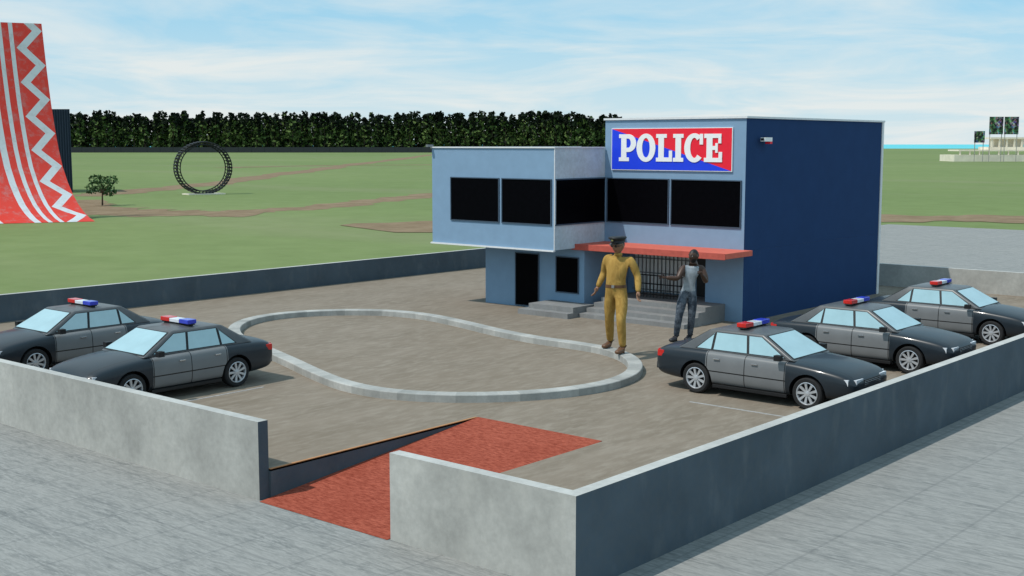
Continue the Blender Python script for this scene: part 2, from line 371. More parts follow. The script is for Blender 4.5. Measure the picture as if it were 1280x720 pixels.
mb=MB(); mb.box(-.05,.05,-.2,.06,-.05,.03,0); mb.box(-.02,.02,0,.04,-.12,-.05,0); mb.obj('housing',[M['steel']],cc2)

SG=empty('police_sign',(-23.1,BY0-.002,4.5))
sw,sh=4.35,1.27
mb=MB(); mb.box(-.02,sw+.02,-.045,0,-.02,sh+.02,0)
V=[(0,-.050,0),(sw,-.050,0),(0,-.050,sh),(sw,-.050,sh)]
mb.add(V,[(0,1,2)],1); mb.add(V,[(1,3,2)],2)
mb.obj('sign_board',[M['letter'],M['signblue'],M['signred']],SG)
lb=MB(); depth=[.062]
def rect(x0,x1,z0,z1):
    depth[0]+=.0006; d=depth[0]; lb.box(x0,x1,-d,-.0505,z0,z1)
def ring(cx,cz,rx,rz,tx,tz,a0,a1,nn=28):
    depth[0]+=.0006; d=depth[0]; V=[];F=[]
    for i in range(nn+1):
        a=math.radians(a0+(a1-a0)*i/nn); ca,sa=math.cos(a),math.sin(a)
        o_=(cx+rx*ca,cz+rz*sa); i_=(cx+(rx-tx)*ca,cz+(rz-tz)*sa)
        V+=[(o_[0],-d,o_[1]),(i_[0],-d,i_[1]),(o_[0],-.0505,o_[1]),(i_[0],-.0505,i_[1])]
    for i in range(nn):
        a=4*i;b=4*i+4; F+=[(a,b,b+1,a+1),(a,a+2,b+2,b),(a+1,b+1,b+3,a+3)]
    lb.add(V,F)
def letters(ox,oz,h):
    x=ox
    def R_(a,b,c_,d_): rect(x+a*h,x+b*h,oz+c_*h,oz+d_*h)
    def O_(cx,cz,rx,rz,tx,tz,a0,a1): ring(x+cx*h,oz+cz*h,rx*h,rz*h,tx*h,tz*h,a0,a1)
    R_(.1,.34,0,1);R_(0,.46,0,.14);R_(0,.34,.86,1);R_(.3,.42,.84,1);R_(.3,.42,.34,.5);O_(.42,.67,.36,.33,.24,.16,-90,90); x+=.80*h
    O_(.42,.5,.42,.52,.25,.16,0,360); x+=.87*h
    R_(.1,.34,0,1);R_(0,.46,0,.14);R_(0,.46,.86,1);R_(.3,.70,0,.15);R_(.56,.70,.1,.40); x+=.74*h
    R_(.1,.34,0,1);R_(0,.44,0,.14);R_(0,.44,.86,1); x+=.48*h
    O_(.42,.5,.42,.52,.25,.16,48,318);R_(.64,.78,.62,1.0); x+=.83*h
    R_(.1,.34,0,1);R_(0,.70,.85,1);R_(0,.74,0,.15);R_(.3,.55,.43,.57);R_(.46,.56,.33,.67);R_(.58,.70,.66,.9);R_(.60,.74,.1,.36)
letters(.28,.26,.86*.98)
lo=lb.obj('lettering',[M['letter']],SG)
bm=bmesh.new(); bm.from_mesh(lo.data); bmesh.ops.recalc_face_normals(bm,faces=bm.faces); bm.to_mesh(lo.data)

# ---------------------------------------------------------------- car
def build_car_parts():
    st=[(-2.30,.40,.70,.70,.73),(-2.25,.30,.82,.84,.88),(-2.02,.25,.885,.895,.955),(-1.5,.22,.905,.915,.975),(-1.0,.20,.915,.92,.95),(0,.20,.92,.91,.93),
        (.9,.20,.915,.895,.945),(1.25,.20,.91,.865,.93),(1.8,.22,.89,.80,.86),(2.12,.25,.84,.73,.78),(2.25,.30,.76,.64,.68),(2.30,.38,.66,.55,.58)]
    V=[];F=[]
    for x,zb,wd,zs,zt in st:
        h=[(0,zb),(.8*wd,zb),(wd*.96,zb+.06),(wd,zb+.22),(wd,(zb+zs)/2+.1),(wd*.975,zs-.05),(wd*.90,zs+.01),(wd*.5,zt),(0,zt+.01)]
        ring=[(x,y,z) for y,z in h]+[(x,-y,z) for y,z in h[-2:0:-1]]
        V+=ring
    n=16
    for i in range(len(st)-1):
        for k in range(n): F.append((i*n+k,(i+1)*n+k,(i+1)*n+(k+1)%n,i*n+(k+1)%n))
    F.append(tuple(range(n))); F.append(tuple(range((len(st)-1)*n,len(st)*n))[::-1])
    o=mesh('tmpbody',V,F,[M['carpaint'],M['black']]); fixnormals(o.data)
    m=o.modifiers.new('s','SUBSURF'); m.levels=2; m.render_levels=2
    sub=evald(o); bpy.data.objects.remove(o); v0=fixnormals(sub)
    cb_=MB()
    for wx in (-1.22,1.33):
        for sg in (-1,1): cb_.tube((wx,sg*.55,.32),(wx,sg*1.2,.32),.385,.385,28)
    c=cb_.obj('cut',[M['black']]); fixnormals(c.data)
    best=None
    for solver in ('EXACT','FAST'):
        if best is not None: break
        for op in ('DIFFERENCE',):
            b=bpy.data.objects.new('tb',sub); COL.objects.link(b)
            m=b.modifiers.new('b','BOOLEAN'); m.operation=op; m.object=c; m.solver=solver
            r=evald(b); bpy.data.objects.remove(b); v=vol(r)
            if v0*.70<v<v0*.985: best=r
    bpy.data.objects.remove(c)
    body=best if best is not None else sub
    mi=[]
    for p in body.polygons:
        c=p.center; inside=False
        for wx in (-1.22,1.33):
            r=math.hypot(c.x-wx,c.z-.32)
            if (r<.40 and abs(c.y)<.95 and ((c.x-wx)*p.normal.x+(c.z-.32)*p.normal.z<-.1 or abs(c.y)<.57)): inside=True
        mi.append(1 if inside else 0)
    body.materials.clear(); body.materials.append(M['carpaint']); body.materials.append(M['black'])
    body.polygons.foreach_set('material_index',mi); body.polygons.foreach_set('use_smooth',[i==0 for i in mi])
    try: body.set_sharp_from_angle(angle=math.radians(40))
    except Exception as ex: print(ex)
    xb0,xt0,xt1,xb1=-1.74,-1.02,.20,1.02; yb_,yt_=.80,.615; zb,zt=.90,1.355
    V=[(xb0,-yb_,zb),(xb1,-yb_,zb),(xb1,yb_,zb),(xb0,yb_,zb)]
    rows=5; cols=5
    for i in range(cols):
        for j in range(rows):
            a=i/(cols-1); b=j/(rows-1)
            V.append((xt0+(xt1-xt0)*a, -yt_+2*yt_*b, zt+.045*math.sin(math.pi*a)*(1-abs(2*b-1)**2)))
    def I(i,j): return 4+i*rows+j
    F=[(I(i,j),I(i+1,j),I(i+1,j+1),I(i,j+1)) for i in range(cols-1) for j in range(rows-1)]
    F+=[tuple([0,1]+[I(i,0) for i in range(cols-1,-1,-1)]),tuple([2,3]+[I(i,rows-1) for i in range(cols)]),
        tuple([1,2]+[I(cols-1,j) for j in range(rows-1,-1,-1)]),tuple([3,0]+[I(0,j) for j in range(rows)]),(3,2,1,0)]
    gh=mesh('tmpgh',V,F,[M['roofpaint']]); m=gh.modifiers.new('b','BEVEL'); m.width=.04; m.segments=3; m.limit_method='ANGLE'; m.angle_limit=math.radians(25)
    ghm=evald(gh); bpy.data.objects.remove(gh); ghm.polygons.foreach_set('use_smooth',[True]*len(ghm.polygons))
    mb=MB()
    def side(x,h,sg,off):
        y=yb_-(yb_-yt_)*h; z=zb+(zt-zb)*h; nn=Vector((0,(zt-zb),(yb_-yt_))).normalized()*off
        return (x,sg*(y+nn.y),z+nn.z)
    fr=lambda h: xb1+(xt1-xb1)*h
    rr=lambda h: xb0+(xt0-xb0)*h
    for sg in (1,-1):
        def sq(pts,off,mi):
            V=[side(x,h,sg,off) for x,h in pts]; mb.add(V,[tuple(range(len(V))) if sg<0 else tuple(range(len(V)))[::-1]],mi)
        h0,h1=.12,.86
        for e,off,mi in ((.028,.003,1),(0,.007,0)):
            hh0,hh1=h0-e,h1+e
            sq([(-.02-e,hh0),(fr(hh0)-.16+e,hh0),(fr(hh1)-.13+e,hh1),(-.10-e,hh1)],off,mi)
            sq([(-.86-e,hh0),(-.08+e,hh0),(-.16+e,hh1),(-.86-e,hh1)],off,mi)
            sq([(rr(hh0)+.40-e,hh0),(-.92+e,hh0),(-.92+e,hh1-.05),(rr(hh1)+.22-e,hh1-.05)],off+.0005,mi)
    for xb,xt,sgn in ((xb1,xt1,1),(xb0,xt0,-1)):
        nn=Vector((zt-zb,0,abs(xb-xt))).normalized()
        for e,off,mi in ((.03,.006,1),(0,.012,0)):
            V=[]
            for h,yy in ((.10-e,-1),(.10-e,1),(.90+e,1),(.90+e,-1)):
                y=(yb_-(yb_-yt_)*h-.075+e)*yy; x=xb+(xt-xb)*h; z=zb+(zt-zb)*h
                V.append((x+sgn*nn.x*off,y,z+nn.z*off))
            mb.add(V,[(0,1,2,3) if sgn>0 else (3,2,1,0)],mi)
    glass=mb.obj('tmpg',[M['carglass'],M['black']]); gm=glass.data; bpy.data.objects.remove(glass)
    mb=MB()
    for sg in (1,-1):
        def B(x0,x1,y0,y1,z0,z1,mi,mat=None):
            a,b=sorted((sg*y0,sg*y1)); mb.box(x0,x1,a,b,z0,z1,mi,mat)
        B(2.08,2.265,.38,.68,.55,.67,0); B(1.98,2.15,.66,.815,.56,.68,0)
        B(-2.28,-2.17,.46,.70,.66,.82,1); B(-2.20,-2.04,.70,.850,.69,.82,1)
        B(.66,.80,.90,1.03,.92,1.03,2)
        B(.10,.24,.912,.935,.76,.785,3); B(-.78,-.64,.912,.935,.77,.795,3)
        B(-.80,.90,.85,.905,.185,.25,2)
    mb.box(2.2,2.285,-.36,.36,.50,.64,2); 
    for i in range(4): mb.box(2.27,2.295,-.36,.36,.515+.033*i,.522+.033*i,3)
    mb.box(2.15,2.34,-.62,.62,.34,.46,4); mb.box(-2.34,-2.15,-.66,.66,.38,.52,4)
    mb.box(-2.325,-2.27,-.22,.22,.58,.70,5)
    tr=mb.obj('tmpt',[M['lampwhite'],M['lampred'],M['black'],M['chrome'],M['roofdark'],M['letter']])
    m=tr.modifiers.new('b','BEVEL'); m.width=.022; m.segments=3; trm=evald(tr); bpy.data.objects.remove(tr)
    mb=MB(); mb.box(-.49,-.27,-.50,-.18,1.425,1.515,2); mb.box(-.49,-.27,-.175,.175,1.425,1.505,1); mb.box(-.49,-.27,.18,.50,1.425,1.515,0); mb.box(-.46,-.30,-.5,.5,1.40,1.424,3); mb.box(-.44,-.32,-.45,-.38,1.35,1.40,3); mb.box(-.44,-.32,.38,.45,1.35,1.40,3)
    lb_=mb.obj('tmpl',[M['lampblue'],M['lampwhite'],M['lampred'],M['black']]); m=lb_.modifiers.new('b','BEVEL'); m.width=.02; m.segments=2; lbm=evald(lb_); bpy.data.objects.remove(lb_)
    mb=MB(); NN=36
    def lathe(prof,mi):
        V=[];F=[]
        for i in range(NN):
            a=2*math.pi*i/NN
            for r,y in prof: V.append((r*math.cos(a),y,r*math.sin(a)))
        k=len(prof)
        for i in range(NN):
            j=(i+1)%NN
            for q in range(k-1): F.append((i*k+q,j*k+q,j*k+q+1,i*k+q+1))
        mb.add(V,F,mi)
    lathe([(.20,-.10),(.29,-.105),(.315,-.085),(.322,0),(.315,.085),(.29,.105),(.225,.10)],0)
    lathe([(.228,.102),(.215,.106),(.205,.09),(.20,.03)],1); lathe([(.205,.03),(.001,.028)],2)
    lathe([(.055,.03),(.05,.095),(.001,.10)],1)
    for i in range(9):
        a=2*math.pi*i/9; R=Matrix.Rotation(-a,4,'Y')
        mb.add([(.04,.06,-.022),(.04,.06,.022),(.21,.075,.030),(.21,.075,-.030),(.04,.085,-.018),(.04,.085,.018),(.21,.095,.026),(.21,.095,-.026)],
               [(4,5,6,7),(0,4,7,3),(1,2,6,5)],1,R)
    wh=mb.obj('tmpw',[M['tyre'],M['rim'],M['black']]); wm_=wh.data; bpy.data.objects.remove(wh)
    bm=bmesh.new(); bm.from_mesh(wm_); bmesh.ops.recalc_face_normals(bm,faces=bm.faces); bm.to_mesh(wm_); bm.free()
    return dict(body=body,greenhouse=ghm,glass=gm,trim=trm,light_bar=lbm,wheel=wm_)
CP=build_car_parts()
def car(x,y,rz,s=1.0):
    e=empty('police_car',(x,y,0),rz,s)
    for k in ('body','greenhouse','glass','trim','light_bar'):
        o=bpy.data.objects.new(k,CP[k]); COL.objects.link(o); o.parent=e
    for wx in (-1.22,1.33):
        for sg in (1,-1):
            o=bpy.data.objects.new('wheel',CP['wheel']); COL.objects.link(o); o.parent=e; o.location=(wx,sg*.79,.322); o.rotation_euler=(0,0,0 if sg>0 else math.pi)
for y in (23.1,28.15,33.5): car(-12.55,y,0,1.02)
car(-22.7,15.0,-math.pi/2,1.02); car(-27.1,15.3,-math.pi/2,1.02)

# ---------------------------------------------------------------- people
def skinmesh(name,verts,edges,roots,sub=2):
    me=bpy.data.meshes.new(name); me.from_pydata([tuple(v[0]) for v in verts],edges,[]); o=bpy.data.objects.new(name,me); COL.objects.link(o)
    o.modifiers.new('sk','SKIN')
    if not me.skin_vertices:
        bm=bmesh.new(); bm.from_mesh(me); bm.verts.layers.skin.verify(); bm.to_mesh(me); bm.free()
    d=me.skin_vertices[0].data
    for i,v in enumerate(verts):
        d[i].radius=v[1] if isinstance(v[1],tuple) else (v[1],v[1]); d[i].use_root=(i in roots)
    o.modifiers['sk'].use_smooth_shade=True; o.modifiers['sk'].branch_smoothing=.6
    s_=o.modifiers.new('ss','SUBSURF'); s_.levels=sub; s_.render_levels=sub
    m=evald(o); bpy.data.objects.remove(o); return m
def segdist(p,a,b):
    d=b-a; t_=max(0,min(1,(p-a).dot(d)/max(d.length_squared,1e-9))); return (p-(a+d*t_)).length
def figure(name,loc,rz,scale,J,cols,head_yaw,style,curl=.5):
    E=empty(name,loc,rz,scale)
    j={k:Vector(v) for k,v in J.items() if isinstance(v,tuple)}
    order=['pelvis','waist','chest','neckb','neckt','shL','elL','wrL','shR','elR','wrR','hipL','knL','anL','hipR','knR','anR']
    rad={'pelvis':(.17,.13),'waist':(.155,.12),'chest':(.195,.135),'neckb':(.085,.08),'neckt':.058,'shL':.082,'shR':.082,'elL':.055,'elR':.055,'wrL':.038,'wrR':.038,
         'hipL':.112,'hipR':.112,'knL':.074,'knR':.074,'anL':.054,'anR':.054}
    if style=='beard': rad.update({'waist':(.135,.105),'elL':.050,'elR':.050,'wrL':.034,'wrR':.034})
    ed=[('pelvis','waist'),('waist','chest'),('chest','neckb'),('neckb','neckt'),('chest','shL'),('chest','shR'),('shL','elL'),('elL','wrL'),('shR','elR'),('elR','wrR'),
        ('pelvis','hipL'),('pelvis','hipR'),('hipL','knL'),('knL','anL'),('hipR','knR'),('knR','anR')]
    verts=[(j[k],rad[k]) for k in order]; idx={k:i for i,k in enumerate(order)}
    edges=[]
    for a,b in ed:
        ia,ib=idx[a],idx[b]
        if (a,b) in (('shL','elL'),('shR','elR'),('elL','wrL'),('elR','wrR'),('hipL','knL'),('hipR','knR'),('knL','anL'),('knR','anR')):
            f={'sh':(.45,.070),'el':(.35,.055),'hi':(.4,.102),'kn':(.33,.074)}[a[:2]]
            verts.append((j[a].lerp(j[b],f[0]),f[1])); k=len(verts)-1; edges+=[(ia,k),(k,ib)]
        else: edges.append((ia,ib))
    bm_=skinmesh('body',verts,edges,[0],3)
    bm_.materials.clear()
    for m_ in cols['mats']: bm_.materials.append(m_)
    mi=[]
    for p in bm_.polygons:
        c=p.center; best=min(ed,key=lambda e_:segdist(c,j[e_[0]],j[e_[1]])/(1.0 if e_[0] not in('pelvis','waist','chest') else 1.6))
        mi.append(cols['fn'](best,c,j))
    bm_.polygons.foreach_set('material_index',mi)
    bm_.polygons.foreach_set('use_smooth',[True]*len(bm_.polygons))
    ob=bpy.data.objects.new('body',bm_); COL.objects.link(ob); ob.parent=E
    for s_ in 'LR':
        a=j['an'+s_]; fd=j['foot'+s_].normalized()
        v=[(Vector((a.x,a.y,a.z)),.05),(Vector((a.x,a.y,.055))-fd*.02,(.052,.048)),(Vector((a.x,a.y,.045))+fd*.09,(.055,.045)),(Vector((a.x,a.y,.035))+fd*.19,(.046,.03))]
        me=skinmesh('shoe',v,[(0,1),(1,2),(2,3)],[1],2)
        for q in me.vertices:
            if q.co.z<.004: q.co.z=.004
        me.materials.clear()
        me.materials.append(cols['shoe']); o=bpy.data.objects.new('shoe',me); COL.objects.link(o); o.parent=E
    for s_ in 'LR':
        wv=j['wr'+s_]; d=(wv-j['el'+s_]).normalized()
        side=j['thumb'+s_].normalized(); side=(side-d*side.dot(d)).normalized(); nrm=d.cross(side).normalized()*J['palm'+s_]
        v=[(wv-d*.02,(.028,.028)),(wv+d*.03,(.034,.022)),(wv+d*.075,(.038,.020))]; e_=[(0,1),(1,2)]; roots=[0]
        for k,(off,ln) in enumerate(((.030,.070),(.010,.080),(-.010,.074),(-.029,.058))):
            b=wv+d*.065+side*off; q=curl; c1=b+d*.02
            base=len(v); v.append((b,.0095)); p_=c1+d*.01; v.append((p_,.0095)); roots.append(base); e_.append((base,base+1))
            ang=0
            for sgm in range(2):
                ang+=q*(.6+.1*k); dd=(d*math.cos(ang)+nrm*math.sin(ang)); p_=p_+dd*ln*.5; v.append((p_,.0088-.001*sgm)); e_.append((len(v)-2,len(v)-1))
        b=wv+d*.025+side*.02; base=len(v); v.append((b,.012)); roots.append(base)
        p1=b+(side*.75+d*.5+nrm*.25).normalized()*.035; p2=p1+(side*.3+d*.85+nrm*.35).normalized()*.035
        v.append((p1,.0105)); v.append((p2,.0088)); e_+=[(base,base+1),(base+1,base+2)]
        me=skinmesh('hand',v,e_,roots,1)
        me.materials.clear()
        me.materials.append(cols['skin']); me.polygons.foreach_set('use_smooth',[True]*len(me.polygons)); o=bpy.data.objects.new('hand',me); COL.objects.link(o); o.parent=E
    H=bpy.data.objects.new('head_pivot',None); COL.objects.link(H); H.parent=E; H.location=j['neckt']+Vector((0,-.015,.095)); H.rotation_euler=(math.radians(J.get('nod',0)),0,head_yaw); H.empty_display_size=.05; H.scale=(1.12,1.12,1.08)
    bm=bmesh.new(); bmesh.ops.create_uvsphere(bm,u_segments=40,v_segments=28,radius=1)
    def g(x,c,s_): return math.exp(-((x-c)/s_)**2)
    for q in bm.verts:
        x,y,z=q.co
        X=x*.078; Y=y*.097; Z=z*.118
        if z<0: X*=1-.30*(-z)**1.5; Y=Y*(1-.12*(-z)) - .012*(-z)
        if y>0 and z<-.2: Y*=1-.35*min(1,(-z-.2)/.8)
        fr_=max(0,-y)
        Y-=.026*g(x,0,.17)*g(z,-.20,.14)*fr_; Y-=.010*g(x,0,.13)*g(z,.0,.18)*fr_
        Y-=.007*g(z,.16,.08)*g(x,0,.6)*fr_
        Y+=.010*(g(x,.38,.16)+g(x,-.38,.16))*g(z,.02,.10)*fr_
        Y-=.008*g(x,0,.26)*(g(z,-.47,.045)+g(z,-.57,.05))*fr_; Y-=.012*g(x,0,.30)*g(z,-.85,.14)*fr_
        q.co=(X,Y,Z)
    hm=bpy.data.meshes.new('head'); bm.to_mesh(hm); bm.free(); hm.materials.append(cols['skin']); hm.materials.append(cols['hair']); hm.materials.append(cols['lip'])
    mi=[]
    for p in hm.polygons:
        c=p.center; x,y,z=c.x/.078,c.y/.097,c.z/.118; k=0
        if z>.52 or (y>.1 and z>-.35) or (y>-.3 and abs(x)>.55 and z>.3): k=1
        if style=='beard' and y<.25 and (z<-.42) and not(abs(x)<.30 and -.60<z<-.44): k=1
        if y<-.4 and abs(x)<.30 and -.60<z<-.44: k=2
        mi.append(k)
    hm.polygons.foreach_set('material_index',mi); hm.polygons.foreach_set('use_smooth',[True]*len(mi))
    o=bpy.data.objects.new('head',hm); COL.objects.link(o); o.parent=H
    mb=MB()
    def ball(cx,cy,cz,rx,ry,rz_,mi,n=10):
        b=bmesh.new(); bmesh.ops.create_uvsphere(b,u_segments=n,v_segments=n-2,radius=1); b.verts.index_update(); V=[(v.co.x*rx+cx,v.co.y*ry+cy,v.co.z*rz_+cz) for v in b.verts]; F=[tuple(v.index for v in f.verts) for f in b.faces]; b.free(); mb.add(V,F,mi)
    for sx in (-1,1):
        ball(sx*.030,-.078,.003,.0125,.010,.0085,0); ball(sx*.030,-.0865,.003,.0055,.004,.0055,1)
        ball(sx*.031,-.088,.024,.017,.006,.0045,1)
        ball(sx*.079,.004,-.010,.010,.020,.030,2)
    o=mb.obj('face_details',[M['letter'],M['black'],cols['skin']],H,True)
    if style=='officer':
        mb=MB(); NN=28
        def rings(rs,mi,tilt=.0):
            V=[];F=[]
            for r,ry_,z,dy in rs:
                for i in range(NN):
                    a=2*math.pi*i/NN; V.append((r*math.cos(a),ry_*math.sin(a)+dy,z+ -tilt*math.sin(a)*ry_))
            for k in range(len(rs)-1):
                for i in range(NN): F.append((k*NN+i,k*NN+(i+1)%NN,(k+1)*NN+(i+1)%NN,(k+1)*NN+i))
            F.append(tuple((len(rs)-1)*NN+i for i in range(NN)))
            mb.add(V,F,mi)
        rings([(.085,.104,.045,.0),(.088,.107,.075,0),(.118,.135,.105,-.005),(.112,.128,.122,-.005),(.05,.06,.128,0)],0,.10)
        rings([(.0865,.1055,.050,0),(.0895,.1085,.066,0)],1,.10)
        V=[];F=[]
        for i in range(13):
            a=math.pi+math.pi*i/12; V.append((.086*math.cos(a),.104*math.sin(a),.052)); V.append((.088*math.cos(a),.104*math.sin(a)-.055*abs(math.sin(a)),.035))
        for i in range(12): F.append((2*i,2*i+1,2*i+3,2*i+2))
        mb.add(V,F,2); mb.box(-.014,.014,-.125,-.11,.078,.104,3)
        mb.obj('peaked_cap',[M['black'],simple('cap_band',(.03,.03,.035),.5),simple('cap_visor',(.02,.02,.02),.2),simple('badge',(.6,.5,.2),.3,.7)],H,True)
        mb=MB()
        for sx in (-1,1): ball(sx*.031,-.094,.003,.022,.006,.014,0)
        mb.box(-.012,.012,-.103,-.098,.004,.009,0); mb.box(-.078,-.05,-.09,.0,.004,.009,0); mb.box(.05,.078,-.09,.0,.004,.009,0)
        mb.obj('sunglasses',[M['black']],H,True)
        pv=j['pelvis'].lerp(j['waist'],.45)
        bb=bmesh.new(); bb.from_mesh(bm_); bb.normal_update()
        geom=list(bb.verts)+list(bb.edges)+list(bb.faces)
        bmesh.ops.bisect_plane(bb,geom=geom,plane_co=(0,0,pv.z+.022),plane_no=(0,0,1),clear_outer=True)
        geom=list(bb.verts)+list(bb.edges)+list(bb.faces)
        bmesh.ops.bisect_plane(bb,geom=geom,plane_co=(0,0,pv.z-.022),plane_no=(0,0,-1),clear_outer=True)
        dl=[v for v in bb.verts if (v.co-Vector((pv.x,pv.y,v.co.z))).length>.22]; bmesh.ops.delete(bb,geom=dl,context='VERTS')
        bb.normal_update()
        for v in bb.verts: v.co+=Vector((v.normal.x,v.normal.y,0))*.006
        bmsh=bpy.data.meshes.new('belt'); bb.to_mesh(bmsh)
        miny=min((v.co.y for v in bb.verts if abs(v.co.x-pv.x)<.05),default=pv.y-.13); bb.free()
        bmsh.materials.clear(); bmsh.materials.append(simple('leather',(.12,.055,.025),.5)); bmsh.polygons.foreach_set('material_index',[0]*len(bmsh.polygons))
        o=bpy.data.objects.new('belt',bmsh); COL.objects.link(o); o.parent=E
        mb=MB(); mb.box(pv.x-.022,pv.x+.022,miny-.006,miny+.01,pv.z-.022,pv.z+.022,0); mb.obj('buckle',[M['chrome']],E)
    return E
t=NT('khaki_cloth'); o_=t.tc.outputs['Object']; a=t.noise(t.map(o_,(1,1,.45)),11,4,.5,1.2)
t.bump(a,.9,.03); khaki=t.out(t.mix(t.ramp(a,.3,.7),(.30,.175,.045),(.45,.28,.08)),.9,0,.1)
skin1=simple('skin_brown',(.26,.13,.075),.5,var=.06); skin2=simple('skin_dark',(.060,.030,.019),.45,var=.08)
def off_fn(b,c,j): return 0 if b!=('neckb','neckt') else (1 if c.z>j['neckb'].z+.028 else 0)
JO=dict(pelvis=(0,0,.93),waist=(.01,-.02,1.09),chest=(.03,-.03,1.30),neckb=(.04,-.02,1.46),neckt=(.045,-.03,1.525),
 shL=(-.165,.03,1.43),elL=(-.25,.12,1.17),wrL=(-.30,-.02,.96),shR=(.24,-.03,1.42),elR=(.34,.02,1.15),wrR=(.40,-.12,.93),
 hipL=(-.09,0,.87),knL=(-.14,.08,.49),anL=(-.20,.27,.10),hipR=(.10,0,.87),knR=(.16,-.20,.51),anR=(.17,-.14,.09),
 footL=(-.25,-1,0),footR=(-.15,-1,0),thumbL=(.2,-1,0),thumbR=(-.2,-1,0),palmL=1,palmR=-1,nod=8)
figure('police_officer',(-17.66,24.66,.165),math.radians(35.7-22),1.64,JO,dict(mats=[khaki,skin1],fn=off_fn,skin=skin1,hair=M['black'],lip=simple('lips',(.2,.07,.05),.5),shoe=simple('brown_leather',(.13,.065,.035),.45)),math.radians(-18),'officer',.45)
tank=simple('silver_tank_top',(.30,.33,.36),.5,.2,var=.25,scale=14)
t=NT('faded_jeans'); o_=t.tc.outputs['Object']; a=t.noise(o_,6,5,.7); jeans=t.out(t.mix(t.ramp(a,.45,.75),(.022,.032,.048),(.19,.23,.28)),.8)
def pr_fn(b,c,j):
    if b[0] in('shL','shR','elL','elR','neckb'): return 1
    if b[0] in('pelvis','waist','hipL','hipR','knL','knR'): return 2 if c.z<j['pelvis'].z+.055 else 0
    if b in (('chest','shL'),('chest','shR')):
        return 1 if abs(c.x-j['chest'].x)>.125 else 0
    if b==('chest','neckb') and c.z>j['neckb'].z-.03 : return 1
    return 0
JP=dict(pelvis=(.02,0,.92),waist=(.04,0,1.08),chest=(.09,0,1.30),neckb=(.12,0,1.47),neckt=(.12,-.02,1.54),
 shL=(-.07,-.06,1.42),elL=(-.17,-.22,1.22),wrL=(-.40,-.26,1.24),shR=(.29,.05,1.41),elR=(.36,-.05,1.14),wrR=(.27,-.24,1.31),
 hipL=(-.07,0,.87),knL=(-.14,-.10,.49),anL=(-.19,-.04,.09),hipR=(.11,0,.87),knR=(.10,-.03,.49),anR=(.07,.10,.09),
 footL=(-.6,-.8,0),footR=(-.5,-1,0),thumbL=(0,0,1),thumbR=(-1,.2,0),palmL=-1,palmR=1,nod=0)
figure('prisoner_man',(-17.72,28.0,0),math.radians(32.2),1.42,JP,dict(mats=[tank,skin2,jeans],fn=pr_fn,skin=skin2,hair=M['black'],lip=simple('lips_dark',(.08,.03,.025),.5),shoe=simple('dark_shoe',(.03,.03,.035),.5)),math.radians(-40),'beard',.9)

# ---------------------------------------------------------------- quarter pipe (stunt ramp)
base=Vector((-31.3,92)); p=Vector((.70,-.714)); e_=Vector((-.915,-.40))
pr=[(8.8,0),(7.9,.25),(7.0,.65),(6.1,1.2),(5.3,1.9),(4.5,2.8),(3.7,4.0),(3.1,5.4),(2.6,7.0),(2.1,8.9),(1.6,11.4),(1.0,15.1)]
V=[];UV=[];F=[];s_=0;nE=8;W=15
for i,(a,z) in enumerate(pr):
    if i: s_+=math.hypot(a-pr[i-1][0],z-pr[i-1][1])
    for k in range(nE+1):
        d=W*k/nE; q=base+p*(a-8.8)+e_*d; x,y=P(q.x,q.y); V.append((x,y,G+.02+z)); UV.append((d,s_))
k1=nE+1
for i in range(len(pr)-1):
    for k in range(nE): F.append((i*k1+k,i*k1+k+1,(i+1)*k1+k+1,(i+1)*k1+k))
q0=empty('stunt_ramp')
mesh('ramp_surface',V,F,[m_qpipe()],q0,smooth=True,uv=UV)
mb=MB()
def Q(a,d,z): q=base+p*(a-8.8)+e_*d; x,y=P(q.x,q.y); return (x,y,G+z)
for d in np.linspace(.3,W-.2,7):
    for i in range(2,len(pr)-1,2):
        a,z=pr[i]; mb.tube(Q(a-.1,d,z),Q(a-.1,d,0),.08,.08,6); 
        mb.tube(Q(a-.15,d,z-.1),Q(-.2,d,z-.1),.06,.06,6)
    mb.tube(Q(-.2,d,0),Q(-.2,d,14.0),.1,.1,6)
mb.obj('support_frame',[M['steel']],q0)
c0=Vector((-59.5,147)); 
V=[];n=60
for i in range(n+1):
    r=c0.x-2+9.0*i/n; f=c0.y+(.15 if i%2 else 0)
    for z in (0,9.9): x,y=P(r,f); V.append((x,y,G+z))
F=[(2*i,2*i+2,2*i+3,2*i+1) for i in range(n)]
b0=len(V)
for r,f in ((c0.x-5,c0.y+8),(c0.x+3.6,c0.y+8)):
    for z in (0,9.9): x,y=P(r,f); V.append((x,y,G+z))
F+=[(0,1,b0+1,b0),(2*n,b0+2,b0+3,2*n+1),(b0,b0+1,b0+3,b0+2)]
F.append(tuple([2*i+1 for i in range(n+1)]+[b0+3,b0+1]))
mesh('corrugated_shed',V,F,[simple('dark_corrugated_metal',(.02,.035,.06),.6,.2)])

LP=empty('stunt_loop',(*P(-35.6,142),G)); LP.rotation_euler=(0,0,YAW+math.radians(35))
mb=MB(); R0=2.95; n=48; RX=1.10
def LC(r,a,y): return (RX*r*math.cos(a),y,R0+.1+r*math.sin(a))
for yy in (-.6,.6):
    for rr_ in (R0,R0-.28):
        for i in range(n):
            a=2*math.pi*i/n;b=2*math.pi*(i+1)/n
            mb.tube(LC(rr_,a,yy),LC(rr_,b,yy),.07,.07,5)
for i in range(n):
    a=2*math.pi*i/n; mb.tube(LC(R0,a,-.6),LC(R0,a,.6),.11,.11,5)
    rr_=R0-.28; b=a+.06
    for yy in (-.6,.6): mb.tube(LC(R0,a,yy),LC(rr_,b,yy),.045,.045,5)
mb.obj('loop_frame',[M['black']],LP)
mb=MB(); mb.box(-2.2,2.2,-1.1,1.1,.0,.12); mb.obj('loop_base',[M['sand']],LP)

